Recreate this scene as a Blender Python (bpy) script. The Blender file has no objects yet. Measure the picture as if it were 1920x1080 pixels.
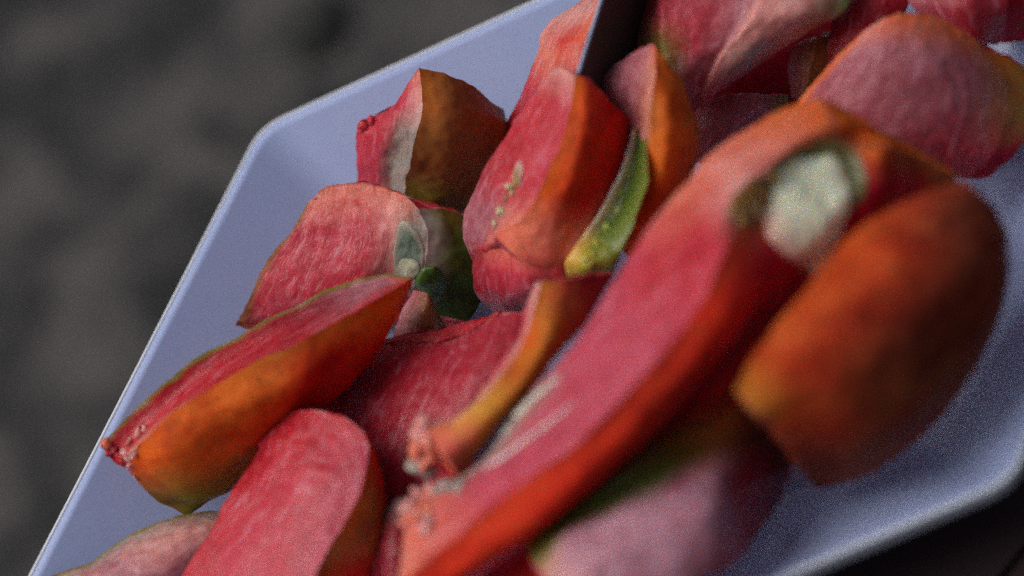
import bpy, bmesh, math, random
from mathutils import Vector, Matrix, noise
from mathutils.bvhtree import BVHTree

SC = bpy.context.scene
COL = SC.collection
random.seed(4)

# ------------------------------------------------------------------ camera
MM = 0.001
RIM = 0.022                                   # height of the plate's rim above its floor
FPX = 3800.0                                  # focal length in pixels of the 1920 px photograph
EL, RO, DIST = math.radians(50), math.radians(-30), 0.45
CAM = Vector((0, -DIST * math.cos(EL), DIST * math.sin(EL) + RIM))
FW = Vector((0, math.cos(EL), -math.sin(EL)))
_r = Vector((1, 0, 0)); _u = _r.cross(FW)
RT = _r * math.cos(RO) + _u * math.sin(RO)
UP = -_r * math.sin(RO) + _u * math.cos(RO)

def ray(px, py):
    return (FW + RT * ((px - 960) / FPX) - UP * ((py - 540) / FPX)).normalized()
def at(px, py, h):
    """the point at height h (mm over the plate floor) that the photograph shows at px, py"""
    d = ray(px, py)
    return CAM + d * ((h * MM - CAM.z) / d.z)

cd = bpy.data.cameras.new('camera'); cam = bpy.data.objects.new('camera', cd); COL.objects.link(cam)
cam.matrix_world = Matrix(((RT.x, UP.x, -FW.x, CAM.x), (RT.y, UP.y, -FW.y, CAM.y), (RT.z, UP.z, -FW.z, CAM.z), (0, 0, 0, 1)))
cd.sensor_width = 36; cd.lens = FPX / 1920 * 36
cd.clip_start = 0.02; cd.clip_end = 60
cd.dof.use_dof = True
cd.dof.focus_distance = (at(640, 470, 29) - CAM).dot(FW)
cd.dof.aperture_fstop = 4.4
SC.camera = cam

# ------------------------------------------------------------------ sky, sun, exposure
SUN_DIR = Vector((-0.56, 0.24, 0.79)).normalized()       # towards the light
w = bpy.data.worlds.new('World'); SC.world = w; w.use_nodes = True
nt = w.node_tree; nt.nodes.clear()
sky = nt.nodes.new('ShaderNodeTexSky'); sky.sky_type = 'NISHITA'; sky.sun_disc = False
sky.sun_elevation = math.asin(SUN_DIR.z); sky.sun_rotation = math.atan2(SUN_DIR.x, SUN_DIR.y)
sky.dust_density = 4.0; sky.air_density = 1.0
hs = nt.nodes.new('ShaderNodeHueSaturation'); hs.inputs['Saturation'].default_value = 0.55   # overcast: nearly grey
bg = nt.nodes.new('ShaderNodeBackground'); bg.inputs['Strength'].default_value = 0.07
wo = nt.nodes.new('ShaderNodeOutputWorld')
nt.links.new(sky.outputs[0], hs.inputs['Color']); nt.links.new(hs.outputs[0], bg.inputs['Color'])
nt.links.new(bg.outputs[0], wo.inputs[0])
sd = bpy.data.lights.new('sun', 'SUN'); sd.energy = 2.1; sd.angle = math.radians(48); sd.color = (1.0, 0.97, 0.92)
sun = bpy.data.objects.new('sun', sd); COL.objects.link(sun)
sun.rotation_euler = SUN_DIR.to_track_quat('Z', 'Y').to_euler(); sun.location = SUN_DIR * 3
SC.view_settings.view_transform = 'Standard'; SC.view_settings.look = 'None'
SC.view_settings.gamma = 1; SC.view_settings.use_curve_mapping = False
SC.view_settings.exposure = -0.2
SC.render.engine = 'CYCLES'
SC.cycles.use_denoising = False                 # the photograph is grainy too
SC.cycles.use_adaptive_sampling = True; SC.cycles.adaptive_threshold = 0.07; SC.cycles.adaptive_min_samples = 16
SC.cycles.max_bounces = 8

# ------------------------------------------------------------------ materials
def new_mat(name):
    m = bpy.data.materials.new(name); m.use_nodes = True
    n = m.node_tree.nodes; l = m.node_tree.links
    return m, n, l, n['Principled BSDF']
def tex(n, l, vec, scale, detail=3, rough=0.55, dist=0.0):
    t = n.new('ShaderNodeTexNoise'); t.inputs['Scale'].default_value = scale; t.inputs['Detail'].default_value = detail
    t.inputs['Roughness'].default_value = rough; t.inputs['Distortion'].default_value = dist
    if vec is not None: l.new(vec, t.inputs['Vector'])
    return t.outputs['Fac']
def ramp(n, l, fac, *stops):
    r = n.new('ShaderNodeValToRGB'); e = r.color_ramp.elements
    while len(e) < len(stops): e.new(0.5)
    for k, (p, c) in enumerate(stops):
        e[k].position = p; e[k].color = (c, c, c, 1) if not isinstance(c, tuple) else (*c, 1)
    l.new(fac, r.inputs[0]); return r.outputs[0]
def mix(n, l, a, b, fac, mode='MIX'):
    m = n.new('ShaderNodeMix'); m.data_type = 'RGBA'; m.blend_type = mode
    for s, v in ((m.inputs[6], a), (m.inputs[7], b), (m.inputs[0], fac)):
        if hasattr(v, 'is_linked') or isinstance(v, bpy.types.NodeSocket): l.new(v, s)
        elif isinstance(v, tuple): s.default_value = (*v, 1)
        else: s.default_value = v
    return m.outputs[2]
def mapping(n, l, src, sc):
    m = n.new('ShaderNodeMapping'); m.inputs['Scale'].default_value = sc; l.new(src, m.inputs[0]); return m.outputs[0]
def bump(n, l, b, h, strength, dist):
    k = n.new('ShaderNodeBump'); k.inputs['Strength'].default_value = strength; k.inputs['Distance'].default_value = dist
    l.new(h, k.inputs['Height']); l.new(k.outputs[0], b.inputs['Normal']); return k

def mat_flesh(name='tomato_flesh', fibre=0.14, rough=0.38, long=0.6, mottle=0.18):
    """cut tomato: pigment from the colour attribute, streaks along the cut, mottled wet cells"""
    m, n, l, b = new_mat(name)
    at_ = n.new('ShaderNodeAttribute'); at_.attribute_name = 'col'
    geo = n.new('ShaderNodeNewGeometry'); uv = n.new('ShaderNodeUVMap')
    st = tex(n, l, mapping(n, l, uv.outputs[0], (0.55, 0.12, 1)), 1.0, 5, 0.62, 0.8)      # long streaks
    fi = tex(n, l, mapping(n, l, uv.outputs[0], (2.2, 0.35 * (1 + long), 1)), 1.0, 3, 0.65, 1.2)   # fine fibres
    cl = tex(n, l, geo.outputs['Position'], 900, 3, 0.7)
    pt = tex(n, l, geo.outputs['Position'], 130, 4, 0.6)
    mo = tex(n, l, geo.outputs['Position'], 420, 3, 0.6)
    base = at_.outputs['Color']
    mauve = mix(n, l, base, (0.72, 0.36, 0.46), 0.28); cell = mix(n, l, base, (0.72, 0.40, 0.42), 0.30); deep = mix(n, l, base, (0.62, 0.20, 0.25), 1.0, 'MULTIPLY')
    c = mix(n, l, base, mix(n, l, base, deep, 0.6), ramp(n, l, st, (0.46, 0.0), (0.64, 0.7)))
    c = mix(n, l, c, mauve, ramp(n, l, st, (0.34, 1.0), (0.44, 0.0)))
    c = mix(n, l, c, cell, ramp(n, l, mo, (0.52, 0.0), (0.70, mottle)))
    c = mix(n, l, c, (0.72, 0.32, 0.29), ramp(n, l, fi, (0.54, 0.0), (0.70, fibre)))
    c = mix(n, l, c, deep, ramp(n, l, pt, (0.5, 0.0), (0.72, 0.45)))
    c = mix(n, l, c, (0.12, 0.01, 0.01), ramp(n, l, cl, (0.60, 0.0), (0.75, 0.35)))
    l.new(c, b.inputs['Base Color'])
    l.new(ramp(n, l, mo, (0.35, rough - 0.14), (0.65, rough + 0.14)), b.inputs['Roughness'])
    b.inputs['Specular IOR Level'].default_value = 0.25
    b.inputs['Coat Weight'].default_value = 0.12; b.inputs['Coat Roughness'].default_value = 0.16
    b.inputs['Subsurface Weight'].default_value = 0.25; b.inputs['Subsurface Radius'].default_value = (1, 0.3, 0.2)
    b.inputs['Subsurface Scale'].default_value = 0.003
    a = n.new('ShaderNodeMath'); a.operation = 'MULTIPLY_ADD'; a.inputs[1].default_value = 0.4
    l.new(fi, a.inputs[0]); l.new(mo, a.inputs[2])
    k = bump(n, l, b, a.outputs[0], 0.4, 0.0006); l.new(k.outputs[0], b.inputs['Coat Normal'])
    return m
def mat_skin():
    """tomato skin: smooth, with pores and small dark freckles"""
    m, n, l, b = new_mat('tomato_skin')
    at_ = n.new('ShaderNodeAttribute'); at_.attribute_name = 'col'
    geo = n.new('ShaderNodeNewGeometry')
    p1 = tex(n, l, geo.outputs['Position'], 95, 4, 0.6); p2 = tex(n, l, geo.outputs['Position'], 900, 2, 0.6)
    p3 = tex(n, l, geo.outputs['Position'], 260, 3, 0.6)
    p4 = tex(n, l, geo.outputs['Position'], 48, 5, 0.65)
    red = mix(n, l, at_.outputs['Color'], (0.86, 0.38, 0.6), 1.0, 'MULTIPLY'); dark = mix(n, l, at_.outputs['Color'], (0.42, 0.34, 0.5), 1.0, 'MULTIPLY')
    c = mix(n, l, at_.outputs['Color'], red, ramp(n, l, p1, (0.42, 0.0), (0.66, 0.75)))
    c = mix(n, l, c, dark, ramp(n, l, p4, (0.50, 0.0), (0.68, 0.75)))
    c = mix(n, l, c, (0.20, 0.13, 0.02), ramp(n, l, p3, (0.58, 0.0), (0.78, 0.5)))
    c = mix(n, l, c, (0.06, 0.02, 0.01), ramp(n, l, p2, (0.62, 0.0), (0.74, 0.5)))
    l.new(c, b.inputs['Base Color'])
    b.inputs['Roughness'].default_value = 0.48; b.inputs['Specular IOR Level'].default_value = 0.04
    b.inputs['Subsurface Weight'].default_value = 0.15; b.inputs['Subsurface Radius'].default_value = (1, 0.25, 0.1)
    b.inputs['Subsurface Scale'].default_value = 0.003
    bump(n, l, b, p3, 0.12, 0.0006)
    return m
def mat_soft(name, rough, ss, trans=0.0):
    m, n, l, b = new_mat(name)
    at_ = n.new('ShaderNodeAttribute'); at_.attribute_name = 'col'
    geo = n.new('ShaderNodeNewGeometry')
    p1 = tex(n, l, geo.outputs['Position'], 330, 4, 0.65)
    c = mix(n, l, at_.outputs['Color'], (0.16, 0.13, 0.02), ramp(n, l, p1, (0.52, 0.0), (0.80, 0.22)))
    l.new(c, b.inputs['Base Color'])
    b.inputs['Roughness'].default_value = rough; b.inputs['Subsurface Weight'].default_value = ss
    b.inputs['Subsurface Radius'].default_value = (1, 0.7, 0.4); b.inputs['Subsurface Scale'].default_value = 0.003
    bump(n, l, b, p1, 0.3, 0.0006)
    return m
def mat_plate():
    m, n, l, b = new_mat('blue_glaze')
    geo = n.new('ShaderNodeNewGeometry')
    p = tex(n, l, geo.outputs['Position'], 60, 4); q = tex(n, l, geo.outputs['Position'], 1400, 2)
    c = mix(n, l, (0.43, 0.53, 0.87), (0.48, 0.56, 0.86), p)
    c = mix(n, l, c, (0.32, 0.39, 0.69), ramp(n, l, q, (0.55, 0.0), (0.75, 0.45)))
    l.new(c, b.inputs['Base Color'])
    l.new(ramp(n, l, p, (0.3, 0.26), (0.7, 0.36)), b.inputs['Roughness'])
    b.inputs['Specular IOR Level'].default_value = 0.6
    return m
def mat_ground():
    m, n, l, b = new_mat('dark_soil')
    geo = n.new('ShaderNodeNewGeometry')
    p = tex(n, l, geo.outputs['Position'], 17, 4, 0.6, 0.6); q = tex(n, l, geo.outputs['Position'], 70, 3)
    c = mix(n, l, (0.014, 0.014, 0.015), (0.085, 0.078, 0.076), ramp(n, l, p, (0.40, 0.0), (0.60, 1.0)))
    c = mix(n, l, c, (0.02, 0.02, 0.02), ramp(n, l, q, (0.5, 0.0), (0.8, 0.6)))
    l.new(c, b.inputs['Base Color']); b.inputs['Roughness'].default_value = 0.95
    bump(n, l, b, q, 0.6, 0.01)
    return m
def mat_plain(name, col, rough, metal=0.0, var=0.3, sc=120):
    m, n, l, b = new_mat(name)
    geo = n.new('ShaderNodeNewGeometry')
    p = tex(n, l, geo.outputs['Position'], sc, 4)
    c = mix(n, l, col, tuple(x * (1 - var) for x in col), p)
    l.new(c, b.inputs['Base Color']); b.inputs['Roughness'].default_value = rough; b.inputs['Metallic'].default_value = metal
    bump(n, l, b, p, 0.1, 0.0005)
    return m
MAT = dict(flesh=mat_flesh(), fibrous=mat_flesh('fibrous_flesh', 0.85, 0.5, 0.0, 0.2), dull=mat_flesh('dull_flesh', 0.3, 0.5, 0.6, 0.45), skin=mat_skin(), gel=mat_soft('seed_gel', 0.42, 0.4),
           core=mat_soft('pale_core', 0.5, 0.4), pulp=mat_flesh('loose_pulp', 0.3, 0.3), plate=mat_plate(), ground=mat_ground(),
           steel=mat_plain('dark_steel', (0.05, 0.028, 0.028), 0.5, 0.0, 0.4), spine=mat_plain('skylit_steel', (0.22, 0.30, 0.46), 0.4, 0.2),  # sky light on the spine is put into its colour
           handle=mat_plain('black_handle', (0.03, 0.03, 0.03), 0.5), table=mat_plain('dark_maroon_wood', (0.026, 0.005, 0.008), 0.8, 0, 0.6, 40),
           rim=mat_plain('pale_rim', (0.78, 0.82, 0.92), 0.3, 0, 0.08, 300),
           stone=mat_plain('black_stone', (0.012, 0.013, 0.012), 0.9))

# ------------------------------------------------------------------ object helpers
def link(name, me, mat, parent=None):
    o = bpy.data.objects.new(name, me); COL.objects.link(o)
    if mat is not None: me.materials.append(mat)
    if parent is not None:
        o.parent = parent; o.matrix_parent_inverse = parent.matrix_world.inverted()
    return o
def mesh(name, vs, fs, cols=None, uvs=None, smooth=True):
    me = bpy.data.meshes.new(name); me.from_pydata([tuple(v) for v in vs], [], fs); me.update()
    if cols is not None:
        a = me.color_attributes.new('col', 'FLOAT_COLOR', 'POINT')
        for k, c in enumerate(cols): a.data[k].color = (*c, 1)
    if uvs is not None:
        u = me.uv_layers.new(name='UVMap')
        for lp in me.loops: u.data[lp.index].uv = uvs[lp.vertex_index]
    if smooth: me.shade_smooth()
    return me
def tag(o, label, cat, group=None):
    o['label'] = label; o['category'] = cat
    if group: o['group'] = group
    return o

# ------------------------------------------------------------------ the plate: an angular rim, a sloping wall, a flat floor
def line2(p, q, z=22):
    a, b = at(*p, z).xy, at(*q, z).xy
    d = (b - a).normalized(); return a, d
HALF = []                                     # half planes n.x <= c of the rim outline
def half(a, d, inside):
    n = Vector((-d.y, d.x))
    if n.dot(inside - a) > 0: n = -n
    HALF.append((n, n.dot(a)))
MID = at(1010, 600, 22).xy
for p, q in (((51, 1080), (470, 268)), ((560, 202), (997, 0)), ((1452, 1092), (1872, 912)), ((1912, 880), (1936, 800))):
    a, d = line2(p, q); half(a, d, MID)
def ang(v): return math.atan2(v[0].y, v[0].x)
# the four sides out of the picture, half way between their neighbours' directions
for dirn, keep in ((-53, ((1960, 40), (1500, -60))), (83, ((2000, 500), (1990, 100))), (-53, ((20, 1140), (500, 1260))), (83, ((-10, 1160), (700, 1250)))):
    a = math.radians(dirn); d = Vector((math.cos(a), math.sin(a))); n = Vector((-d.y, d.x))
    c0 = [n.dot(at(*k, 22).xy - MID) for k in keep]
    far = max(c0, key=abs); s = 1 if far > 0 else -1
    HALF.append((n * s, (n * s).dot(MID) + max(s * x for x in c0) + 0.006))
HALF.sort(key=ang)
def corners(hp):
    V = []
    for k in range(len(hp)):
        (n1, c1), (n2, c2) = hp[k], hp[(k + 1) % len(hp)]
        det = n1.x * n2.y - n1.y * n2.x
        V.append(Vector(((c1 * n2.y - c2 * n1.y) / det, (n1.x * c2 - n2.x * c1) / det)))
    return V
k = 0
while k < len(HALF):                          # drop a side whose edge would have turned inside out
    V = corners(HALF); n, c = HALF[k]
    if (V[k] - V[k - 1]).dot(Vector((-n.y, n.x))) < 0.03: HALF.pop(k); k = 0
    else: k += 1
def inset(s):
    """distance field of the rim outline: > 0 inside"""
    return min(c - n.dot(s) for n, c in HALF)
WALL_W = 0.030
def plate_z(p):
    s = inset(p.xy)
    if s < -0.004: return -1.0
    if s < 0.002: return RIM
    t = min(1.0, (s - 0.002) / WALL_W)
    return RIM * (1 - t) ** 1.12 if t < 1 else 0.0
def outline(off, rad, n=7):
    """the rim outline moved inwards by off, corners rounded"""
    hp = [(nn, c - off) for nn, c in HALF]; K = len(hp); V = []
    for k in range(K):
        (n1, c1), (n2, c2) = hp[k], hp[(k + 1) % K]
        det = n1.x * n2.y - n1.y * n2.x
        V.append(Vector(((c1 * n2.y - c2 * n1.y) / det, (n1.x * c2 - n2.x * c1) / det)))
    out = []
    for k in range(K):
        p, a, b = V[k], V[k - 1], V[(k + 1) % K]
        d1, d2 = (a - p).normalized(), (b - p).normalized()
        h = math.acos(max(-1, min(1, d1.dot(d2)))) / 2
        t = min(rad / math.tan(h), 0.48 * (a - p).length, 0.48 * (b - p).length)
        s, e = p + d1 * t, p + d2 * t
        for j in range(n + 1):
            u = j / n; out.append(s * (1 - u) ** 2 + p * 2 * u * (1 - u) + e * u * u)
    return out
def ring_mesh(name, prof, rads, close_in=False, close_out=False):
    vs, fs = [], []; rings = [outline(a, r) for (a, z), r in zip(prof, rads)]; N = len(rings[0])
    for (a, z), r in zip(prof, rings): vs += [(p.x, p.y, z) for p in r]
    for i in range(len(prof) - 1):
        for j in range(N):
            a, b = i * N + j, i * N + (j + 1) % N
            fs.append((a, b, b + N, a + N))
    if close_in: fs.append(tuple((len(prof) - 1) * N + j for j in range(N)))
    if close_out: fs.append(tuple(reversed(range(N))))
    me = mesh(name, vs, fs)
    bm = bmesh.new(); bm.from_mesh(me); bmesh.ops.recalc_face_normals(bm, faces=bm.faces); bm.to_mesh(me); bm.free(); me.shade_smooth()
    return me
def build_plate():
    root = bpy.data.objects.new('plate', None); COL.objects.link(root); root.location = (MID.x, MID.y, -0.003); bpy.context.view_layer.update()
    body = [(0.040, -0.0030), (0.033, -0.0030), (0.0315, -0.0022)]      # underside, then the wall inside and the floor
    for k in range(9):
        t = 1 - k / 8; body.append((0.0012 + 0.0285 * t, -0.0025 + (RIM - 0.0014) * (1 - t) ** 1.12))
    for k in range(19):
        t = k / 18; body.append((0.0009 + t * WALL_W, (RIM + 0.0001) * (1 - t) ** 1.12 - 0.0003))
    for a in (0.036, 0.045, 0.06): body.append((a, -0.0003))
    rad = lambda a: 0.013 - min(0.004, a * 0.15)
    link('body', ring_mesh('body', body, [rad(a) for a, z in body], True, True), MAT['plate'], root)
    lip = [(0.0012, RIM - 0.0048), (0.0004, RIM - 0.0046), (0.0, RIM - 0.0040), (0.0, RIM - 0.0006)]   # pale edge rolled over the rim
    for k in range(1, 8):
        a = math.pi * (1 - k / 8); lip.append((0.0005 + 0.0005 * math.cos(a), RIM - 0.0004 + 0.0004 * math.sin(a)))
    lip += [(0.0011, RIM - 0.0006)]
    link('rim', ring_mesh('rim', lip, [0.013] * len(lip)), MAT['rim'], root)
    tag(root, 'pale blue glazed plate with angled sides under the cut tomatoes', 'plate')
build_plate()

# ground far below, and the dark table the near half of the plate stands on
def build_ground():
    vs, fs = [], []; N = 120; S = 6.0
    for i in range(N + 1):
        for j in range(N + 1):
            x = -S + 2 * S * i / N; y = -S + 2 * S * j / N
            vs.append((x, y, -0.42 + 0.012 * noise.noise(Vector((x * 4, y * 4, 0)))))
    for i in range(N):
        for j in range(N):
            a = i * (N + 1) + j; fs.append((a, a + N + 1, a + N + 2, a + 1))
    o = link('ground', mesh('ground', vs, fs), MAT['ground']); o['kind'] = 'structure'
    o['label'] = 'dark grey brown bare soil far below the plate'
build_ground()

# ------------------------------------------------------------------ lofted tomato pieces
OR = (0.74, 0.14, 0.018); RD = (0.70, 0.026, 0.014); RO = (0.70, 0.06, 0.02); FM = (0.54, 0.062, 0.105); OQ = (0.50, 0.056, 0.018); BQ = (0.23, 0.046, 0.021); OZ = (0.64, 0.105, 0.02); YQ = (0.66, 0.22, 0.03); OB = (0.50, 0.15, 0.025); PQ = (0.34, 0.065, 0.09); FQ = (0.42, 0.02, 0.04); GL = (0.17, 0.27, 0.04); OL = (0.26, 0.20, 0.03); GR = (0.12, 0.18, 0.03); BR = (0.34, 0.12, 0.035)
FP = (0.58, 0.040, 0.070); FR = (0.53, 0.016, 0.030); FD = (0.34, 0.014, 0.03); PL = (0.76, 0.34, 0.30); PU = (0.41, 0.125, 0.155)
LV = (0.48, 0.22, 0.29); WH = (0.86, 0.89, 0.66); SA = (0.80, 0.20, 0.12); GY = (0.36, 0.32, 0.27); YE = (0.72, 0.38, 0.05); DG = (0.05, 0.08, 0.02)

def cr(pts, t):
    """Catmull-Rom through a list of tuples, t in 0..1"""
    n = len(pts) - 1; x = min(max(t, 0), 1) * n; i = min(int(x), n - 1); f = x - i
    p1, p2 = pts[i], pts[i + 1]
    p0 = pts[i - 1] if i > 0 else [2 * a - b for a, b in zip(p1, p2)]
    p3 = pts[i + 2] if i + 2 <= n else [2 * b - a for a, b in zip(p1, p2)]
    return [0.5 * (2 * b + (c - a) * f + (2 * a - 5 * b + 4 * c - d) * f * f + (3 * b - a - 3 * c + d) * f ** 3) for a, b, c, d in zip(p0, p1, p2, p3)]
def lerp3(a, b, t): return tuple(x + (y - x) * t for x, y in zip(a, b))
def above_plate(p):
    d = (CAM - p).normalized(); k = 0
    while p.z < plate_z(p) + 0.0004 and k < 200:
        p = p + d * 0.0005; k += 1
    return p
def rough_up(p, amp):
    a = noise.noise_vector(p * 130) * (0.0005 * amp); b = noise.noise_vector(p * 420) * (0.00030 * amp); c = noise.noise_vector(p * 1100) * (0.00010 * amp)
    return p + a + b + c

NA, MA = 56, 11
class Piece:
    def __init__(s, name, label, ribs, depth=18, caps=(None, None), amp=1.0, rim=None, flesh='flesh', back='skin', group='cut tomato wedges piled on the plate', of=None, part_name=None, bul=0.12):
        """ribs: (part, colour, [(px, py, h[, colour]), ...][, sharp]); the part lies between a rib and the next one"""
        L = []                                       # per rib: list of NA+1 (co, col)
        for rb in ribs:
            P = [tuple(at(*q[:3])) for q in rb[2]]
            C = [q[3] if len(q) > 3 else rb[1] for q in rb[2]]
            row = []
            for i in range(NA + 1):
                t = i / NA; p = above_plate(Vector(cr(P, t)))
                x = t * (len(C) - 1); k = min(int(x), len(C) - 2)
                c1 = lerp3(C[k], C[k + 1], x - k)
                if len(rb) > 4:
                    D = rb[4] if isinstance(rb[4], list) else [rb[4], rb[4]]
                    x = t * (len(D) - 1); k = min(int(x), len(D) - 2); row.append((p, c1, lerp3(D[k], D[k + 1], x - k)))
                else: row.append((p, c1, c1))
            L.append(row)
        bk = []                                      # the hidden back of the piece: pushed away from the viewer
        for i in range(NA + 1):
            a, b = L[0][i][0], L[-1][i][0]; t = i / NA
            m = (a + b) / 2; d = (m - CAM).normalized()
            e = depth * MM * (0.35 + 0.65 * math.sin(math.pi * min(1, max(0, t))) ** 0.6)
            cb = lerp3(L[-1][i][1], L[0][i][1], 0.5); bk.append((above_plate(m + d * e), cb, cb))
        rows = L + [bk, L[0]]
        parts = [rb[0] for rb in ribs] + [back]
        parts[len(ribs) - 1] = ribs[-1][0]
        sharp = [True] + [len(rb) > 3 and rb[3] for rb in ribs[1:]] + [False, True]
        # runs of ribs between changes of part or sharp edges
        runs = []; st = 0
        for k in range(1, len(rows)):
            if k == len(rows) - 1 or parts[k] != parts[k - 1] or sharp[k]:
                runs.append((parts[st], rows[st:k + 1])); st = k
        acc = {}
        for part, rr in runs:
            vs, fs, cs, us = acc.setdefault(part, ([], [], [], []))
            base = len(vs); ns = (len(rr) - 1) * MA; grid = []
            for i in range(NA + 1):
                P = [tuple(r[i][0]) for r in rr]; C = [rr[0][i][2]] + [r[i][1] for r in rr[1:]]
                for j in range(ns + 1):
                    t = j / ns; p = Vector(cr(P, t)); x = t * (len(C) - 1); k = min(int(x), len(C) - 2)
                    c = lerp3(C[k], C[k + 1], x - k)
                    if rim is not None and part == 'flesh' and rr[0] is rows[0]:
                        dd = (p - Vector(P[0])).length / MM
                        dd += 0.8 * noise.noise(p * 300)
                        f = max(0.0, min(1.0, 1 - (dd - rim[1]) / (0.8 * rim[1] + 0.2))); c = lerp3(c, rim[0], f)
                    q = rough_up(p, amp)
                    grid.append(q); vs.append(q); cs.append(c)
            ln = sum((rows[0][i + 1][0] - rows[0][i][0]).length for i in range(NA)) / MM
            wd = sum((Vector(rr[k + 1][NA // 2][0]) - Vector(rr[k][NA // 2][0])).length for k in range(len(rr) - 1)) / MM
            us += [(wd * j / ns + 37 * base, ln * i / NA) for i in range(NA + 1) for j in range(ns + 1)]
            for i in range(NA):
                for j in range(ns):
                    a = base + i * (ns + 1) + j; fs.append((a, a + 1, a + ns + 2, a + ns + 1))
        # end caps: closed by a slightly bulged fan of rings
        for e, i in ((0, 0), (1, NA)):
            loop = []
            for part, rr in runs:
                ns = (len(rr) - 1) * MA; P = [tuple(r[i][0]) for r in rr]
                loop += [Vector(cr(P, j / ns)) for j in range(ns)]
            cen = sum(loop, Vector()) / len(loop)
            if max((q - cen).length for q in loop) < 0.0008: continue
            part, col = caps[e] if caps[e] else ('flesh', FR)
            vs, fs, cs, us = acc.setdefault(part, ([], [], [], []))
            axis = Vector(rows[0][i][0]) - Vector(rows[0][3 if i == 0 else NA - 3][0])
            inn = Vector(rows[len(ribs) // 2][i][0]) - Vector(rows[len(ribs) // 2][4 if i == 0 else NA - 4][0])
            ax = (axis + inn).normalized(); R = sum((q - cen).length for q in loop) / len(loop)
            base = len(vs); n = len(loop); RG = 6
            for r in range(RG):
                f = r / RG
                for q in loop:
                    p = q.lerp(cen, f) + ax * (bul * R * (1 - (1 - f) ** 2)) + (noise.noise_vector(q.lerp(cen, f) * 500) * 0.0009 if r else Vector())
                    vs.append(rough_up(p, amp)); cs.append(col if r else lerp3(col, PL, 0.3)); us.append(((p.x + p.y) / MM, (p.z - p.x) / MM))
            vs.append(rough_up(cen + ax * bul * R, amp)); cs.append(col); us.append((cen.x / MM, cen.z / MM))
            for r in range(RG - 1):
                for j in range(n):
                    a, b = base + r * n + j, base + r * n + (j + 1) % n; fs.append((a, b, b + n, a + n))
            for j in range(n):
                fs.append((base + (RG - 1) * n + j, base + (RG - 1) * n + (j + 1) % n, base + RG * n))
        if of is not None:
            for part, (vs, fs, cs, us) in acc.items():
                me = mesh(part_name, vs, fs, cs, us); o = link(part_name, me, MAT[flesh if part == 'flesh' else part], of.root)
            return
        root = bpy.data.objects.new(name, None); COL.objects.link(root)
        allp = [v for a in acc.values() for v in a[0]]
        root.location = (sum(v.x for v in allp) / len(allp), sum(v.y for v in allp) / len(allp), min(v.z for v in allp))
        root.empty_display_size = 0.01
        bpy.context.view_layer.update()
        s.root = root; s.parts = {}
        tv, tf = [], []
        for part, (vs, fs, cs, us) in acc.items():
            me = mesh(part, vs, fs, cs, us)
            bm = bmesh.new(); bm.from_mesh(me); bmesh.ops.remove_doubles(bm, verts=bm.verts, dist=2e-6)
            bm.to_mesh(me); bm.free()
            s.parts[part] = link(part, me, MAT[flesh if part == 'flesh' else part], root)
            o = len(tv); tv += [tuple(v) for v in vs]; tf += [tuple(k + o for k in f) for f in fs]
        s.bvh = BVHTree.FromPolygons(tv, tf)
        tag(root, label, 'tomato wedge', group)
    def hit(s, px, py):
        d = ray(px, py); h = s.bvh.ray_cast(CAM, d)
        return h[0] if h[0] is not None else None
    def patch(s, part, mat, col, pts, bulge, edge=None, parent=None, n=40, rings=9, amp=0.6, ew=0.45, pw=0.7, tint=None):
        """a swelling (core, gel, lump) that grows out of the piece's own surface; pts is its outline"""
        P = pts + pts[:1]
        loop = []
        K = len(pts)
        for j in range(n):
            x = j / n * K; i = int(x); f = x - i
            q = [pts[(i + k) % K] for k in (-1, 0, 1, 2)]
            loop.append([0.5 * (2 * b + (c - a) * f + (2 * a - 5 * b + 4 * c - d) * f * f + (3 * b - a - 3 * c + d) * f ** 3) for a, b, c, d in zip(*q)])
        cx = sum(p[0] for p in loop) / n; cy = sum(p[1] for p in loop) / n
        vs, fs, cs, us = [], [], [], []
        last = None
        for r in range(rings + 1):
            f = r / rings
            for x, y in loop:
                X, Y = x + (cx - x) * f, y + (cy - y) * f
                h = s.hit(X, Y)
                if h is None:
                    best = s.bvh.find_nearest(at(X, Y, 45)); h = best[0] if last is None else last
                last = h
                d = (CAM - h).normalized()
                g = 1 - (1 - f) ** 2
                p = h + d * (MM * (bulge * g ** pw - (0.35 if r == 0 else 0)))
                cc = lerp3(edge or col, col, min(1, f / ew))
                if tint:                              # flesh colour running into the patch on one side
                    u = ((X - tint[1][0]) * tint[2][0] + (Y - tint[1][1]) * tint[2][1]) / tint[3] + 0.5 + 0.25 * noise.noise(p * 400)
                    cc = lerp3(cc, tint[0], max(0.0, min(1.0, u)))
                vs.append(rough_up(p, amp)); cs.append(cc); us.append((X / 8, Y / 8))
        for r in range(rings):
            for j in range(n):
                a, b = r * n + j, r * n + (j + 1) % n; fs.append((a, b, b + n, a + n))
        me = mesh(part, vs, fs, cs, us)
        return link(part, me, MAT[mat], parent or s.root)
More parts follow.
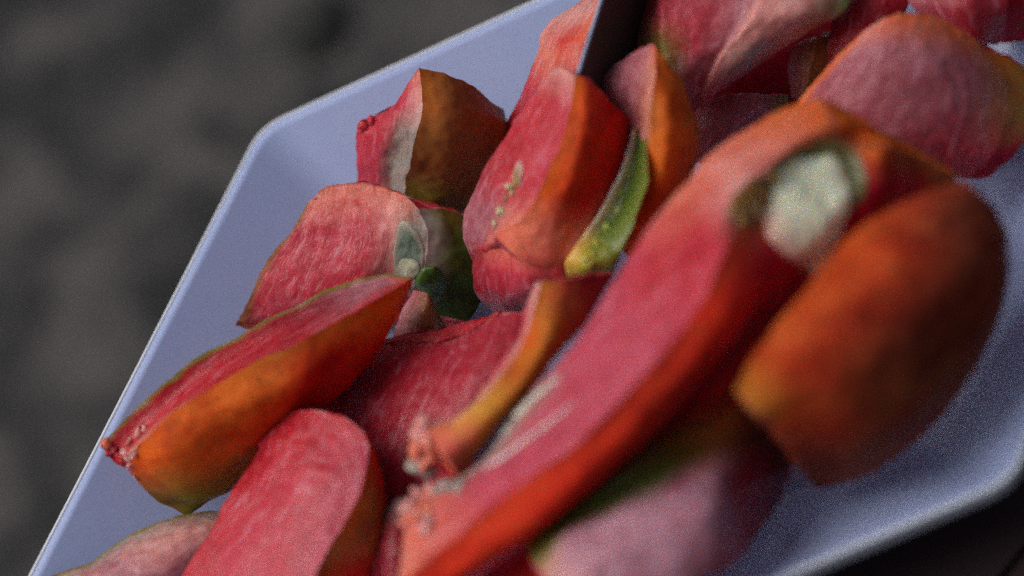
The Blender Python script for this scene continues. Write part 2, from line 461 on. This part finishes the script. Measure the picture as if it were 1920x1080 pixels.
    def lumps(s, part, mat, spots, parent=None):
        """small wet lumps of torn flesh joined into one part: (px, py, radius mm, colour[, rise])"""
        vs, fs, cs, us = [], [], [], []
        for sp in spots:
            px, py, r, col = sp[:4]
            h = s.hit(px, py) or (at(px, py, sp[4]) if len(sp) > 4 else None)
            if h is None: continue
            h = h - (CAM - h).normalized() * r * MM * 0.25
            bm = bmesh.new(); bmesh.ops.create_icosphere(bm, subdivisions=3, radius=r * MM)
            k = len(vs); sc = Vector((random.uniform(0.7, 1.3), random.uniform(0.7, 1.3), random.uniform(0.7, 1.2)))
            for v in bm.verts:
                q = Vector((v.co.x * sc.x, v.co.y * sc.y, v.co.z * sc.z)) + h
                vs.append(q + noise.noise_vector(q * (900 / r)) * r * MM * 0.7 + noise.noise_vector(q * (2400 / r)) * r * MM * 0.25); cs.append(col); us.append((q.x / MM, q.y / MM))
            fs += [tuple(v.index + k for v in f.verts) for f in bm.faces]; bm.free()
        return link(part, mesh(part, vs, fs, cs, us), MAT[mat], parent or s.root)

F, S = 'flesh', 'skin'
# ---- the wedge in the plate's far corner: pink cut side left, brown skin right
p = Piece('tomato_wedge', 'wedge standing in the far corner of the plate, pink cut side and brown skin', [
    (F, FP, [(700,218,34),(676,228,33,FR),(667,248,31,FR),(668,290,26),(669,350,18)]),
    (F, FP, [(735,200,38),(718,230,36),(712,265,33),(705,305,27),(702,358,18)]),
    (F, PL, [(763,158,42,FP),(755,200,40,FP),(748,250,35,GY),(738,300,28,GY),(730,360,18,GY)]),
    (S, PL, [(787,126,45,SA),(792,190,42),(782,250,37,GY),(768,310,29,GY),(755,365,19,GY)], True, [OB, OB, BR, BR, OL]),
    (S, BR, [(850,142,40),(850,210,38),(842,270,32),(830,330,24),(815,390,14,OL)]),
    (S, BR, [(910,178,30),(920,230,28),(910,290,22),(890,350,15),(870,400,8,OL)]),
    (S, BR, [(940,215,18),(950,260,16),(950,310,12),(940,370,8),(920,410,4)])], depth=14)
p.lumps('pulp', 'pulp', [(686,236,1.6,FR),(678,248,1.3,FR),(700,226,1.2,FP)])

# ---- fibrous pink wedge beside it
p = Piece('tomato_wedge', 'fibrous pink cut face with a whitish green core, near the left rim', [
    (F, FP, [(575,380,34,SA),(545,432,31),(503,483,27),(468,560,20),(443,609,16,BR)]),
    (F, FP, [(620,350,36,SA),(600,430,31),(560,520,24),(520,590,16),(500,625,11)]),
    (F, FP, [(680,340,37,SA),(690,430,31),(670,520,24),(640,580,16),(630,610,11)]),
    (F, PL, [(738,356,36,SA),(738,420,32,PL),(732,490,25,PL),(722,550,17,FP),(712,570,12,FP)]),
    (F, PL, [(766,372,35.2,SA),(774,428,31.8,(0.10,0.14,0.11)),(770,482,25.6,(0.30,0.34,0.26)),(758,535,18,(0.55,0.50,0.33)),(745,557,13)]),
    (S, GY, [(785,390,34),(800,435,31),(798,480,26),(788,525,20),(775,545,15)], True),
    (S, GR, [(830,392,30,OL),(850,440,27),(852,490,22),(845,545,14,DG),(815,590,7,DG)]),  # DG paints the dark hole below into the skin
    (S, GR, [(868,405,24,OL),(888,460,20),(898,510,14,DG),(896,560,7,DG),(870,605,3,DG)])], depth=16, rim=(BR, 0.7), flesh='fibrous')
p.patch('core', 'core', (0.13, 0.18, 0.13), [(750,412),(778,424),(796,462),(794,505),(770,526),(742,515),(734,462)], 0.45, edge=(0.46,0.34,0.28), amp=0.5, pw=0.5)
p.patch('core', 'core', (0.50,0.50,0.36), [(746,484),(770,480),(788,492),(786,515),(766,528),(744,518)], 0.9, edge=(0.18,0.20,0.14), amp=0.8)
p.patch('gel', 'gel', (0.06, 0.12, 0.015), [(788,503),(815,498),(836,518),(834,552),(808,574),(785,562),(778,530)], 1.5)

# ---- upright red wedge in the middle, skin shading from orange to bright red
p = Piece('tomato_wedge', 'upright wedge in the middle with a seedy red cut side and bright orange red skin', [
    (F, FR, [(1040,128,56,PL),(995,185,52,FP),(945,258,46),(900,332,39,FD),(872,400,32,PU),(872,450,27,PU),(890,500,20,FD)]),
    (F, FR, [(1052,124,58,PL),(1022,185,55),(980,265,50),(945,340,43,FR),(920,400,37,PU),(905,440,33,PU),(905,470,29)]),
    (S, SA, [(1078,138,60,PL),(1068,210,58,FP),(1042,290,54,FP),(1012,360,48,FP),(978,408,43),(950,430,40),(928,443,38)], True, [OR, OR, OR, OR, SA, SA, SA]),
    (S, RO, [(1105,155,58),(1105,220,57),(1085,300,53),(1060,370,47),(1030,425,41,SA),(995,460,38,SA),(970,483,36,SA)]),
    (S, RD, [(1140,185,52),(1143,240,50),(1125,310,46),(1098,380,40),(1070,440,36,SA),(1045,480,34,SA),(1030,503,32,SA)]),
    (S, RD, [(1185,228,42),(1172,280,40),(1148,345,36),(1115,410,32,SA),(1095,455,29,PL),(1080,480,28,SA),(1072,500,26)])],
    depth=20, flesh='dull', caps=(None, (F, FD)))
Piece('pulp', '', [
    (F, FD, [(905,455,28),(885,500,24),(890,545,19),(915,582,13)]), (F, FR, [(945,455,34,SA),(940,510,29,FP),(945,555,24,FD),(955,594,14,PU)]),
    (F, FR, [(985,475,36,SA),(990,520,31,FP),(1000,560,25,PU),(1005,592,15,PU)]), (F, FR, [(1080,497,29),(1062,535,26),(1042,575,20),(1030,602,12)])],
    depth=6, of=p, part_name='pulp', back='flesh')
p.patch('seed_cavity', 'core', (0.30,0.20,0.07), [(978,300),(962,330),(946,368),(930,408),(912,445),(922,450),(944,420),(960,388),(975,345),(984,315)], 0.35, edge=(0.62,0.30,0.26), amp=2.5)
p.lumps('seed', 'gel', [(955,350,0.9,(0.60,0.46,0.28)),(949,372,0.8,(0.30,0.22,0.08)),(940,395,0.9,(0.55,0.44,0.26)),(966,330,0.7,(0.5,0.4,0.3)),(930,420,0.8,(0.5,0.42,0.24)),(962,362,0.7,(0.6,0.5,0.3))])

# ---- mauve wedge with an orange skin edge, right of it
p = Piece('tomato_wedge', 'narrow wedge with a mauve cut top and orange skin edge, green gel below', [
    (F, PU, [(1150,120,50),(1128,150,47),(1114,172,44),(1130,195,42),(1160,225,38),(1165,300,32),(1150,380,26)]),
    (F, PU, [(1215,86,56),(1190,140,53),(1180,185,49),(1185,225,45),(1190,280,40),(1180,350,34),(1165,430,28)]),
    (S, (0.66,0.24,0.14), [(1228,90,57,OR),(1230,140,56),(1222,200,53),(1215,260,49),(1207,330,43),(1190,400,37),(1160,465,31)], True, [OR, OR, OB, OR, OB, OB]),
    (S, OR, [(1255,125,54),(1262,180,52),(1262,240,50),(1252,310,45),(1232,380,38),(1205,430,33),(1170,472,29)]),
    (S, BR, [(1285,170,46),(1302,220,42),(1308,280,38),(1295,335,33),(1260,400,29),(1225,450,26),(1180,485,24)])], depth=14, flesh='dull')
q = Piece('tomato_sliver', 'green gel filled sliver between the bright red wedge and the orange edged one', [
    ('gel', PL, [(1190,240,48),(1163,320,44,WH),(1118,405,39,WH),(1085,455,37,YE),(1062,492,35,YE),(1066,528,30,OL)]),
    ('gel', (0.10,0.16,0.02), [(1199,240,46),(1184,330,41),(1150,405,37),(1125,445,37),(1108,488,37,(0.34,0.33,0.03)),(1100,535,30,(0.26,0.22,0.03))]),
    ('gel', (0.16,0.20,0.03), [(1212,245,49),(1214,330,46),(1198,395,42),(1174,455,38),(1158,495,34),(1135,540,28)])], depth=8, caps=(('gel', OL), ('gel', OL)), back='gel')
q.lumps('seed', 'gel', [(1178,330,0.9,(0.42,0.44,0.12)),(1165,365,1.0,(0.26,0.34,0.06)),(1158,395,0.9,(0.46,0.46,0.16)),(1140,425,1.0,(0.28,0.34,0.05)),(1122,455,1.1,(0.44,0.42,0.08)),(1105,490,1.6,(0.40,0.38,0.05)),(1188,290,0.8,(0.24,0.30,0.06))])
tag(q.root, q.root['label'], 'tomato sliver')

# ---- wedge left of the knife
p = Piece('tomato_wedge', 'red wedge leaning against the far rim, left of the knife blade', [
    (F, FR, [(1150,-40,38,PL),(1062,20,36,PL),(1020,55,34,PL),(1010,92,32,SA),(985,160,28),(955,220,22),(930,270,16)]),
    (F, FR, [(1150,-40,46,PL),(1088,30,44,PL),(1060,75,42,RD),(1045,110,40,SA),(1020,180,34),(990,240,26),(960,300,18)]),
    (F, FR, [(1160,-40,47,OR),(1128,20,46,OR),(1112,60,44,OR),(1098,110,41,FR),(1075,180,36),(1040,240,28),(1010,300,20)])], depth=12)

# ---- large mauve wedge at the top
p = Piece('tomato_wedge', 'large mauve pink cut face at the top, with a pale torn edge and green end', [
    (F, (0.24,0.06,0.035), [(1205,-60,44),(1185,20,42),(1165,70,39),(1150,110,36),(1150,150,32)]),
    (F, OL, [(1245,-60,54,FP),(1243,30,52,FP),(1240,80,49,OL),(1252,120,46,OL),(1262,160,42,FD)], True),
    (F, FP, [(1330,-60,54,PU),(1310,30,51),(1300,90,47),(1290,140,43,PU),(1270,230,34,FD)]),
    (F, PU, [(1420,-60,52),(1390,20,50),(1360,75,46),(1335,120,42),(1295,215,34,FD)]),
    (F, PL, [(1470,-60,52),(1420,20,51),(1385,65,48),(1355,100,45),(1315,200,35,FD)], True),
    (F, PL, [(1540,-60,50),(1500,15,49),(1450,60,46),(1410,100,43,GY),(1350,170,36,FD)]),
    (S, OR, [(1600,-60,44,GR),(1588,15,43,GR),(1530,52,41,OR),(1480,85,38,SA),(1390,145,33,FD)], True)], depth=16, flesh='dull')
p = Piece('tomato_wedge', 'small greyish pink piece deep in the dark gap at top', [
    (F, PU, [(1290,205,24),(1295,250,22),(1290,310,16)]), (F, PU, [(1360,178,25),(1360,230,23),(1340,300,16)]),
    (F, PU, [(1420,176,23),(1420,210,20),(1400,260,14)]), (S, OL, [(1475,180,15),(1475,220,12),(1450,270,8)])], depth=8)
p = Piece('tomato_wedge', 'small brownish lump wedged beyond the dark gap, below the green end', [
    (F, PU, [(1488,85,31),(1478,120,28),(1480,180,20)]), (S, BR, [(1530,72,33),(1520,120,31),(1510,190,23)]), (S, BR, [(1575,60,30),(1565,120,27),(1545,180,20)])], depth=9)
p = Piece('tomato_wedge', 'deep red strip of tomato just behind the dull pink wedge, top right', [
    (F, FD, [(1595,-50,36),(1555,60,33),(1535,140,27)]), (F, FR, [(1650,-50,38),(1620,40,35),(1580,120,29)]), (S, FD, [(1730,-50,35),(1700,20,32),(1660,80,26)])], depth=12)
p = Piece('tomato_wedge', 'red wedge coloured dark for weak light, in the top right corner, furthest right', [  # weak light in this corner put into the dark reds
    (F, PQ, [(1685,-60,40),(1705,0,38),(1765,60,33)]), (F, FD, [(1790,-60,43),(1810,10,41),(1830,75,34)]),
    (S, FD, [(1880,-60,40),(1890,10,37),(1880,80,28)]), (S, FD, [(1960,-60,32),(1955,0,29),(1925,72,20)])], depth=14)
p = Piece('tomato_wedge', 'dark red filler added to blacken the gap behind the biggest wedge', [  # filler piece added to keep the deep gap dark
    (S, FD, [(1290,120,16),(1280,190,13),(1280,270,9)]), (S, FD, [(1400,60,18),(1390,130,15),(1370,250,9)]), (S, FD, [(1500,20,18),(1490,100,15),(1470,240,8)]), (S, FD, [(1620,20,14),(1600,100,10),(1560,220,5)])], depth=6)
# ---- dull pink wedge upper right, weaker light put into its darker reds
p = Piece('tomato_wedge', 'broad dull pink wedge, coloured darker as less lit, with an orange top edge, upper right', [
    (F, PQ, [(1612,62,46,PL),(1570,105,44,PU),(1530,150,41),(1500,185,38),(1480,215,34)]),
    (F, PQ, [(1680,26,49,OR),(1650,90,47,PU),(1620,150,44),(1590,210,40),(1570,240,36)]),
    (F, PQ, [(1745,28,46,OR),(1740,100,44,PU),(1720,180,40,PU),(1690,250,36),(1670,290,32)]),
    (F, PQ, [(1800,55,41,OR),(1815,120,38),(1810,200,34),(1790,270,30,FR),(1770,320,26,FR)]),
    (S, BR, [(1850,95,34,OR),(1885,150,30),(1890,220,27),(1860,290,23,FR),(1815,335,20,FR)]),
    (S, OL, [(1930,130,22),(1945,180,20),(1940,230,18),(1900,275,16,FR),(1850,325,14,FR)])], depth=18, rim=(OR, 1.2), flesh='dull')
# ---- small brown flap under the long wedge's tip, and the middle slab, its shade painted in dark red
p = Piece('tomato_sliver', 'small brown flap under the pointed tip of the long orange wedge', [
    (F, PU, [(775,545,20),(750,590,18),(735,645,14)]), (F, BR, [(800,550,22),(795,600,20),(790,650,14)]), (S, OL, [(820,580,16),(838,615,13),(852,645,10)])], depth=6)
tag(p.root, p.root['label'], 'tomato sliver')
p = Piece('tomato_wedge', 'flat red cut slab, its shade painted dark, lying low in the middle, under the thin stick', [
    (F, FD, [(700,640,17),(610,700,16),(560,770,14),(560,850,10),(600,930,6)]),
    (F, FQ, [(740,645,20),(690,690,20),(650,750,18),(630,820,14),(650,920,9)]),
    (F, FQ, [(800,642,24),(760,720,25),(730,800,23),(710,880,19),(700,980,12)]),
    (F, FQ, [(870,628,26),(840,700,27),(810,780,26),(780,870,22),(760,990,14)]),
    (F, FQ, [(935,590,28),(910,660,30),(880,730,29),(850,820,25),(820,980,16)]),
    (S, FQ, [(1000,588,28),(985,640,29),(950,720,28),(900,800,24),(870,980,14)])], depth=10)
# ---- long orange wedge at the left rim
p = Piece('tomato_wedge', 'long pointed wedge with orange skin lying across the left rim', [
    (F, FR, [(190,835,34),(250,768,37),(330,700,39),(430,637,39),(560,570,38,FD),(640,532,37,PU),(705,515,36,PU),(772,520,34,OR)]),
    (F, FR, [(215,862,31),(275,800,35),(355,728,37),(460,660,38),(590,595,37,FD),(670,560,36,PU),(722,535,36,PU),(773,520,34.5,OR)]),
    (S, FR, [(247,848,36,PL),(300,795,41,SA),(400,722,44),(480,678,45),(560,640,45),(630,605,43),(700,566,40),(775,520,35)], True, [OR, OR, OR, OB, OR, OR, OR]),
    (S, OR, [(248,880,30),(320,865,36),(420,795,39),(500,750,40),(580,705,40,RD),(640,660,38,RD),(705,605,36),(768,533,34)]),
    (S, OR, [(285,932,20,OL),(370,925,22,OL),(450,860,26),(520,805,28,RD),(590,755,29,RD),(645,710,29,RD),(705,650,29,RD),(750,575,31)]),
    (S, OL, [(350,963,13),(430,915,14),(480,870,17),(540,820,19,RD),(600,770,21,RD),(650,725,23,RD),(705,660,25,RD),(745,590,28)])],
    depth=12, rim=(OL, 0.6), caps=((F, FR), None))
p.lumps('pulp', 'pulp', [(244,830,1.12,PL),(250,850,1.05,PL),(246,872,0.98,PL),(262,812,1.20,PL),(272,803,0.90,PL),(240,858,0.90,PL),(255,893,0.90,PL),(250,905,0.68,OR),(212,842,1.65,FR),(225,858,1.50,FR),(200,833,1.12,SA),(235,846,1.05,PL)])
# ---- grey pink piece at the bottom left
p = Piece('tomato_wedge', 'thin greyish pink piece at the bottom left corner of the picture', [
    (F, GY, [(420,958,12),(345,963,16),(250,1000,19),(180,1045,20),(90,1085,20)]),
    (F, PL, [(430,985,16),(362,995,20),(280,1028,22),(205,1062,22,PU),(120,1105,21)]),
    (F, PU, [(440,1010,16),(380,1040,19),(310,1075,21),(240,1105,20),(150,1140,18)]),
    (S, PU, [(450,1060,12),(400,1090,14),(330,1130,14),(260,1160,12),(180,1190,10)])], depth=8, flesh='dull', rim=(OL, 0.8))
# ---- pink slab at the bottom left
p = Piece('tomato_wedge', 'pink tongue shaped slab at the bottom with streaky cut face and thin orange skin edge', [
    (F, FR, [(520,790,30),(477,824,28),(483,842,28),(450,900,26),(400,985,23),(325,1110,18)]),
    (F, FP, [(565,769,34,FR),(540,830,33,FR),(520,890,31),(490,960,29),(450,1030,26),(400,1120,22)]),
    (F, FP, [(640,777,36,FR),(620,840,35),(600,900,34),(570,970,32),(535,1040,29),(500,1130,25)]),
    (S, FM, [(680,806,36,FP),(690,850,35),(682,900,34),(645,980,32),(605,1050,30),(565,1140,26)], True, [OR, OR, OR, OB, OR]),
    (S, RD, [(694,830,30),(704,880,29),(704,940,28,BR),(688,1010,25,BR),(658,1070,22),(630,1140,18)]),
    (S, RD, [(698,850,22),(710,900,20),(714,970,18),(704,1030,16),(688,1080,14),(660,1140,11)])], depth=10)
p = Piece('tomato_wedge', 'dark crimson lump low at the bottom, right of the pink slab', [
    (F, FD, [(700,985,20),(690,1040,18),(690,1120,14)]), (F, FD, [(745,935,24,GY),(735,1000,24),(730,1120,18)]), (S, FD, [(795,930,22,GY),(785,1000,21),(775,1120,15)])], depth=9)
# ---- thin orange stick
p = Piece('tomato_wedge', 'thin stick shaped strip with olive orange skin and a torn pinkish end', [
    (F, PL, [(1003,530,44,PL),(985,575,44,FP),(975,625,44,FP),(930,690,45,FP),(872,768,45,PL),(793,800,44,PL)]),
    (S, SA, [(1018,528,47,PL),(1000,580,48,PL),(986,632,48,PL),(942,700,49,PL),(884,770,49,YE),(800,808,47,SA)], True, [OB, OB, OR, OB, YE, SA]),
    (S, BR, [(1072,522,45,FD),(1042,600,49,OB),(1016,660,50,OB),(972,728,50,OB),(915,792,49,OB),(835,855,46,SA)]),
    (S, BR, [(1150,512,34,FD),(1098,600,40,FD),(1042,670,43),(992,735,43,OL),(912,830,42,OL),(862,905,36,BR)])], depth=9, caps=((F, FD), (F, SA)))
p.lumps('pulp', 'pulp', [(798,812,2.4,PL,44),(790,835,2.6,SA,42),(805,850,3.0,SA,41),(800,875,2.8,GY,38),(825,885,3.0,FP,37),(850,895,2.4,FR,36),(815,830,2.5,SA,44),(785,868,2.0,GY,38)])

# ---- the big wedge
p = Piece('tomato_wedge', 'biggest wedge, running to the bottom, with the creamy white core in its cut end', [
    (F, FP, [(1540,183,60,OR),(1450,212,61,OR),(1350,275,62,SA),(1270,360,62,SA),(1190,470,60),(1125,570,57,FM),(1052,675,53,FM),(968,770,48,GY),(895,872,43,GY),(790,925,38,PL)]),
    (F, FP, [(1556,226,64,OR),(1478,272,66,SA),(1392,345,68,PL),(1318,430,66.5,FR),(1240,520,65,FR),(1170,620,62,FM),(1090,712,57.5,FM),(1000,802,52.5,FM),(895,900,46.7,FM),(765,952,40,SA)]),
    (S, RD, [(1575,255,61,BR),(1500,312,60,BR),(1418,398,62,BR),(1362,466,70,FP),(1318,565,69,FP),(1240,670,66,FM),(1150,765,62,FM),(1040,865,56,FM),(920,955,50,FP),(745,1100,41,SA)], True, [BR,BR,BR,RO,RO,RO,RO,RO,RO,RO]),
    (S, RD, [(1608,268,59,BR),(1570,345,55,FR),(1500,430,57,FP),(1428,505,62,FR),(1378,600,64),(1300,704,61),(1210,804,56),(1104,905,51),(990,1002,45),(828,1115,38)]),
    (S, FD, [(1655,275,61,OR),(1650,345,55,FD),(1590,435,50,FR),(1500,525,49,FR),(1415,612,48,FD),(1335,708,43),(1245,806,38),(1135,905,33),(1025,995,28),(870,1110,22)]),  # dark valley beside the ridge, its shade put into the colour
    (S, RD, [(1710,290,52,BR),(1720,350,46,FR),(1680,430,42,FD),(1600,520,40,FD),(1500,610,38,FD),(1400,700,36),(1290,800,33),(1190,890,30),(1080,990,26),(960,1110,20)]),
    (S, BR, [(1790,325,42),(1790,380,34),(1740,470,28),(1650,560,26),(1540,650,24),(1430,740,22),(1320,840,20),(1210,930,18),(1100,1020,15),(990,1120,12)])],
    depth=24, caps=((S, OR), (F, SA)))
p.patch('gel', 'gel', (0.085, 0.12, 0.02), [(1432,330),(1465,290),(1530,258),(1592,270),(1632,320),(1628,368),(1600,400),(1520,420),(1450,400)], 0.5, edge=(0.2,0.12,0.05))
p.patch('gel', 'gel', (0.36, 0.17, 0.03), [(1390,350),(1425,330),(1450,350),(1440,395),(1405,420),(1370,415),(1365,385)], 1.3, edge=(0.16,0.06,0.03))
p.patch('core', 'core', WH, [(1562,288),(1515,290),(1478,306),(1450,335),(1437,375),(1430,420),(1448,455),(1488,490),(1530,524),(1556,506),(1566,465),(1588,425),(1599,385),(1592,332)], 4.5, edge=(0.62,0.56,0.32), amp=1.3, ew=0.14, pw=0.5, n=56, rings=14,
    tint=((0.70,0.26,0.24), (1500,470), (-0.75, 0.55), 70))
p.patch('highlight_rim_streak', 'core', (0.72,0.62,0.60), [(905,878),(960,838),(1020,797),(1080,749),(1083,752),(1024,802),(965,844),(910,883)], 0.4, edge=(0.7,0.3,0.32))  # wet highlight painted on as a pale streak
p.patch('highlight_rim_streak', 'core', (0.62,0.62,0.50), [(915,832),(955,785),(1000,740),(1048,702),(1054,706),(1008,747),(966,790),(924,838)], 0.4, edge=(0.6,0.3,0.3))  # pale strip of the skin's own rim
p.lumps('seed', 'core', [(1398,382,2.2,(0.75,0.6,0.3)),(1415,400,1.6,(0.6,0.4,0.2)),(1385,408,1.6,(0.5,0.3,0.1)),(1425,355,1.6,(0.42,0.24,0.06)),(1448,330,1.4,(0.3,0.2,0.06))])
p.lumps('pulp', 'pulp', [(792,935,2.4,PL,40),(775,955,2.6,PL,39),(770,975,2.2,SA,38),(800,955,2.4,SA,41),(805,985,2.0,PL,40),(815,925,1.8,PL,41),(840,915,1.7,GY,42),(862,912,1.5,GY,42),(790,970,2.2,SA,40)])

# ---- front right wedge, skin towards the viewer, its shaded side painted dark
p = Piece('tomato_wedge', 'big wedge at right with its whole orange skin side showing, shade painted in dark red', [
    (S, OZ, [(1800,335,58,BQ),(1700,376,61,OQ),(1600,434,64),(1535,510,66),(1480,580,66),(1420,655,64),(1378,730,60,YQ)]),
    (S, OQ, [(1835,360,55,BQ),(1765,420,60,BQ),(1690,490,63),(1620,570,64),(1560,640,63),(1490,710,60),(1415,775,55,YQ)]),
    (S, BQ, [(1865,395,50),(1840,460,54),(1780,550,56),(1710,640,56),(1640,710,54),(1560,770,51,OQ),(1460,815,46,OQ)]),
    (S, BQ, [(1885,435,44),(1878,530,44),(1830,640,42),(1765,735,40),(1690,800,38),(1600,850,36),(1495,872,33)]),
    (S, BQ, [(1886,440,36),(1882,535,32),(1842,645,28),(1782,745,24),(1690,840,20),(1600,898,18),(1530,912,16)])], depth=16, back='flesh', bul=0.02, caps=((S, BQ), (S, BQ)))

# ---- wedge in front of it, green skin and lavender cut face
p = Piece('tomato_wedge', 'blurred wedge nearest the viewer with dark green skin and lavender pink cut face', [
    (F, FP, [(980,1008,33,FR),(1050,940,34,FR),(1138,872,35,FR),(1228,800,36,FP),(1308,742,35,FP),(1395,705,31,FR),(1500,780,20,FD)]),
    (S, YE, [(985,1015,36,YE),(1060,958,38,GR),(1150,898,39,(0.25,0.3,0.12)),(1250,838,39,OL),(1340,790,38,OB),(1420,760,33,BR),(1495,810,20,BR)], True),
    (S, GR, [(1000,1050,38,GL),(1065,985,40,GL),(1150,935,40,GL),(1250,882,40,GR),(1340,840,38,BR),(1420,820,30,(0.12,0.02,0.015)),(1495,850,17,(0.10,0.012,0.012))]),  # right end: shadow under the right wedge painted over brown skin
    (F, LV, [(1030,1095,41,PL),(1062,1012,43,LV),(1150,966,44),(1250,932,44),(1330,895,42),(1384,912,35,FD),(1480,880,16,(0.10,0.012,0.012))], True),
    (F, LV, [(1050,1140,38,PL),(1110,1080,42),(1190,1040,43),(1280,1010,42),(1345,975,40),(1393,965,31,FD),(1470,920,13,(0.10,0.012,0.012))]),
    (F, LV, [(1080,1200,30),(1150,1170,33),(1235,1130,34),(1310,1095,33),(1370,1060,29,FP),(1405,1020,21,FD),(1450,950,9,FD)])], depth=14)

# ---- knife blade standing between the wedges
def build_knife():
    a, b = at(1082, 141, 57), at(1150, -75, 66)
    d = (b - a).normalized(); b = a + d * 0.075
    side = d.cross(Vector((0, 0, 1))).normalized(); dn = (-Vector((0, 0, 1)) + d * Vector((0, 0, 1)).dot(d)).normalized()
    t = 0.0004
    root = bpy.data.objects.new('knife', None); COL.objects.link(root); root.location = a + dn * 0.027; bpy.context.view_layer.update()
    prof = [(-t, 0.0006), (-t * 0.9, 0.015), (-0.0001, 0.028), (0.0001, 0.028), (t * 0.9, 0.015), (t, 0.0006)]
    N = 14; vs, fs = [], []
    for i in range(N + 1):
        f = i / N; w_ = 1 - 0.3 * max(0, 1 - f * 5) ** 2
        for s_, k in prof: vs.append(a.lerp(b, f) + side * s_ + dn * (k * w_))
    for i in range(N):
        for j in range(len(prof) - 1):
            q = i * 6 + j; fs.append((q, q + 1, q + 7, q + 6))
    fs += [tuple(range(6)), tuple(N * 6 + k for k in range(6))]
    link('blade', mesh('blade', vs, fs, smooth=False), MAT['steel'], root)
    bm = bmesh.new()
    vs = []; fs = []
    for i in range(N + 1):
        c = a.lerp(b, i / N)
        for s_, k in ((-t, 0.0006), (-t, 0.0001), (-t * 0.6, -0.0002), (t * 0.6, -0.0002), (t, 0.0001), (t, 0.0006)): vs.append(c + side * s_ + dn * k)
    for i in range(N):
        for j in range(5): q = i * 6 + j; fs.append((q, q + 1, q + 7, q + 6))
    fs += [tuple(range(6)), tuple(N * 6 + k for k in range(6))]
    link('spine', mesh('spine', vs, fs, smooth=False), MAT['spine'], root)
    vs, fs = [], []; n = 16
    for i in range(13):
        f = i / 12; c = b + d * (0.09 * f - 0.002) + dn * 0.008
        g = 0.7 + 0.3 * math.sin(math.pi * (0.15 + 0.75 * f))
        for j in range(n):
            q = 2 * math.pi * j / n; vs.append(c + side * (0.006 * g * math.cos(q)) + dn * (0.010 * g * math.sin(q)))
    for i in range(12):
        for j in range(n): q = i * n + j; r_ = i * n + (j + 1) % n; fs.append((q, r_, r_ + n, q + n))
    fs += [tuple(range(n)), tuple(12 * n + k for k in range(n))]
    link('handle', mesh('handle', vs, fs), MAT['handle'], root)
    tag(root, 'dark knife blade with a spine coloured as skylit stuck between the wedges at top', 'knife')
build_knife()

# ---- the dark table under the near part of the plate, and stones on the soil
def build_table():
    root = bpy.data.objects.new('table', None); COL.objects.link(root); root.location = (0.1, -0.2, -0.42); bpy.context.view_layer.update()
    e0, e1 = at(420, 1500, -3).xy, at(1500, 330, -3).xy      # the far edge runs under the plate
    d = (e1 - e0).normalized(); n = Vector((d.y, -d.x)); 
    if n.dot(at(1900, 1050, 0).xy - e0) < 0: n = -n
    m = (e0 + e1) / 2; top, th = -0.0034, 0.022
    for k in range(4):
        lo, hi = k * 0.10 + 0.0008, (k + 1) * 0.10 - 0.0008
        bm = bmesh.new(); bmesh.ops.create_cube(bm, size=1)
        for v in bm.verts:
            p = m + d * (v.co.x * 0.9) + n * (lo + (v.co.y + 0.5) * (hi - lo)); v.co = Vector((p.x, p.y, top - th * (0.5 - v.co.z)))
        bmesh.ops.bevel(bm, geom=list(bm.edges), offset=0.0015, segments=2, affect='EDGES')
        bmesh.ops.recalc_face_normals(bm, faces=bm.faces)
        me = bpy.data.meshes.new('plank'); bm.to_mesh(me); bm.free(); link('plank', me, MAT['table'], root)
    for sx in (-0.4, 0.4):
        for sy in (0.06, 0.34):
            p = m + d * sx + n * sy; bm = bmesh.new(); bmesh.ops.create_cube(bm, size=1)
            for v in bm.verts: v.co = Vector((p.x + v.co.x * 0.035, p.y + v.co.y * 0.035, -0.43 + (v.co.z + 0.5) * (0.43 + top - th)))
            me = bpy.data.meshes.new('leg'); bm.to_mesh(me); bm.free(); link('leg', me, MAT['table'], root)
    tag(root, 'nearly black maroon wooden table under the near side of the plate', 'table')
build_table()
def stone(px, py, r, label, seed):
    c = at(px, py, -420); bm = bmesh.new(); bmesh.ops.create_icosphere(bm, subdivisions=3, radius=1)
    for v in bm.verts:
        q = v.co.copy(); k = 1 + 0.3 * noise.noise(q * 1.3 + Vector((seed, 0, 0)))
        v.co = Vector((q.x * r * 1.7 * k, q.y * r * k, q.z * r * 0.5 * k)) 
    me = bpy.data.meshes.new('stone'); bm.to_mesh(me); bm.free(); me.shade_smooth()
    o = link('stone', me, MAT['stone']); o.location = c + Vector((0, 0, r * 0.2)); o.rotation_euler.z = seed
    tag(o, label, 'stone', 'dark stones on the soil')
stone(605, 62, 0.016, 'black blurred stone on the soil above the plate\'s far corner', 0.9)
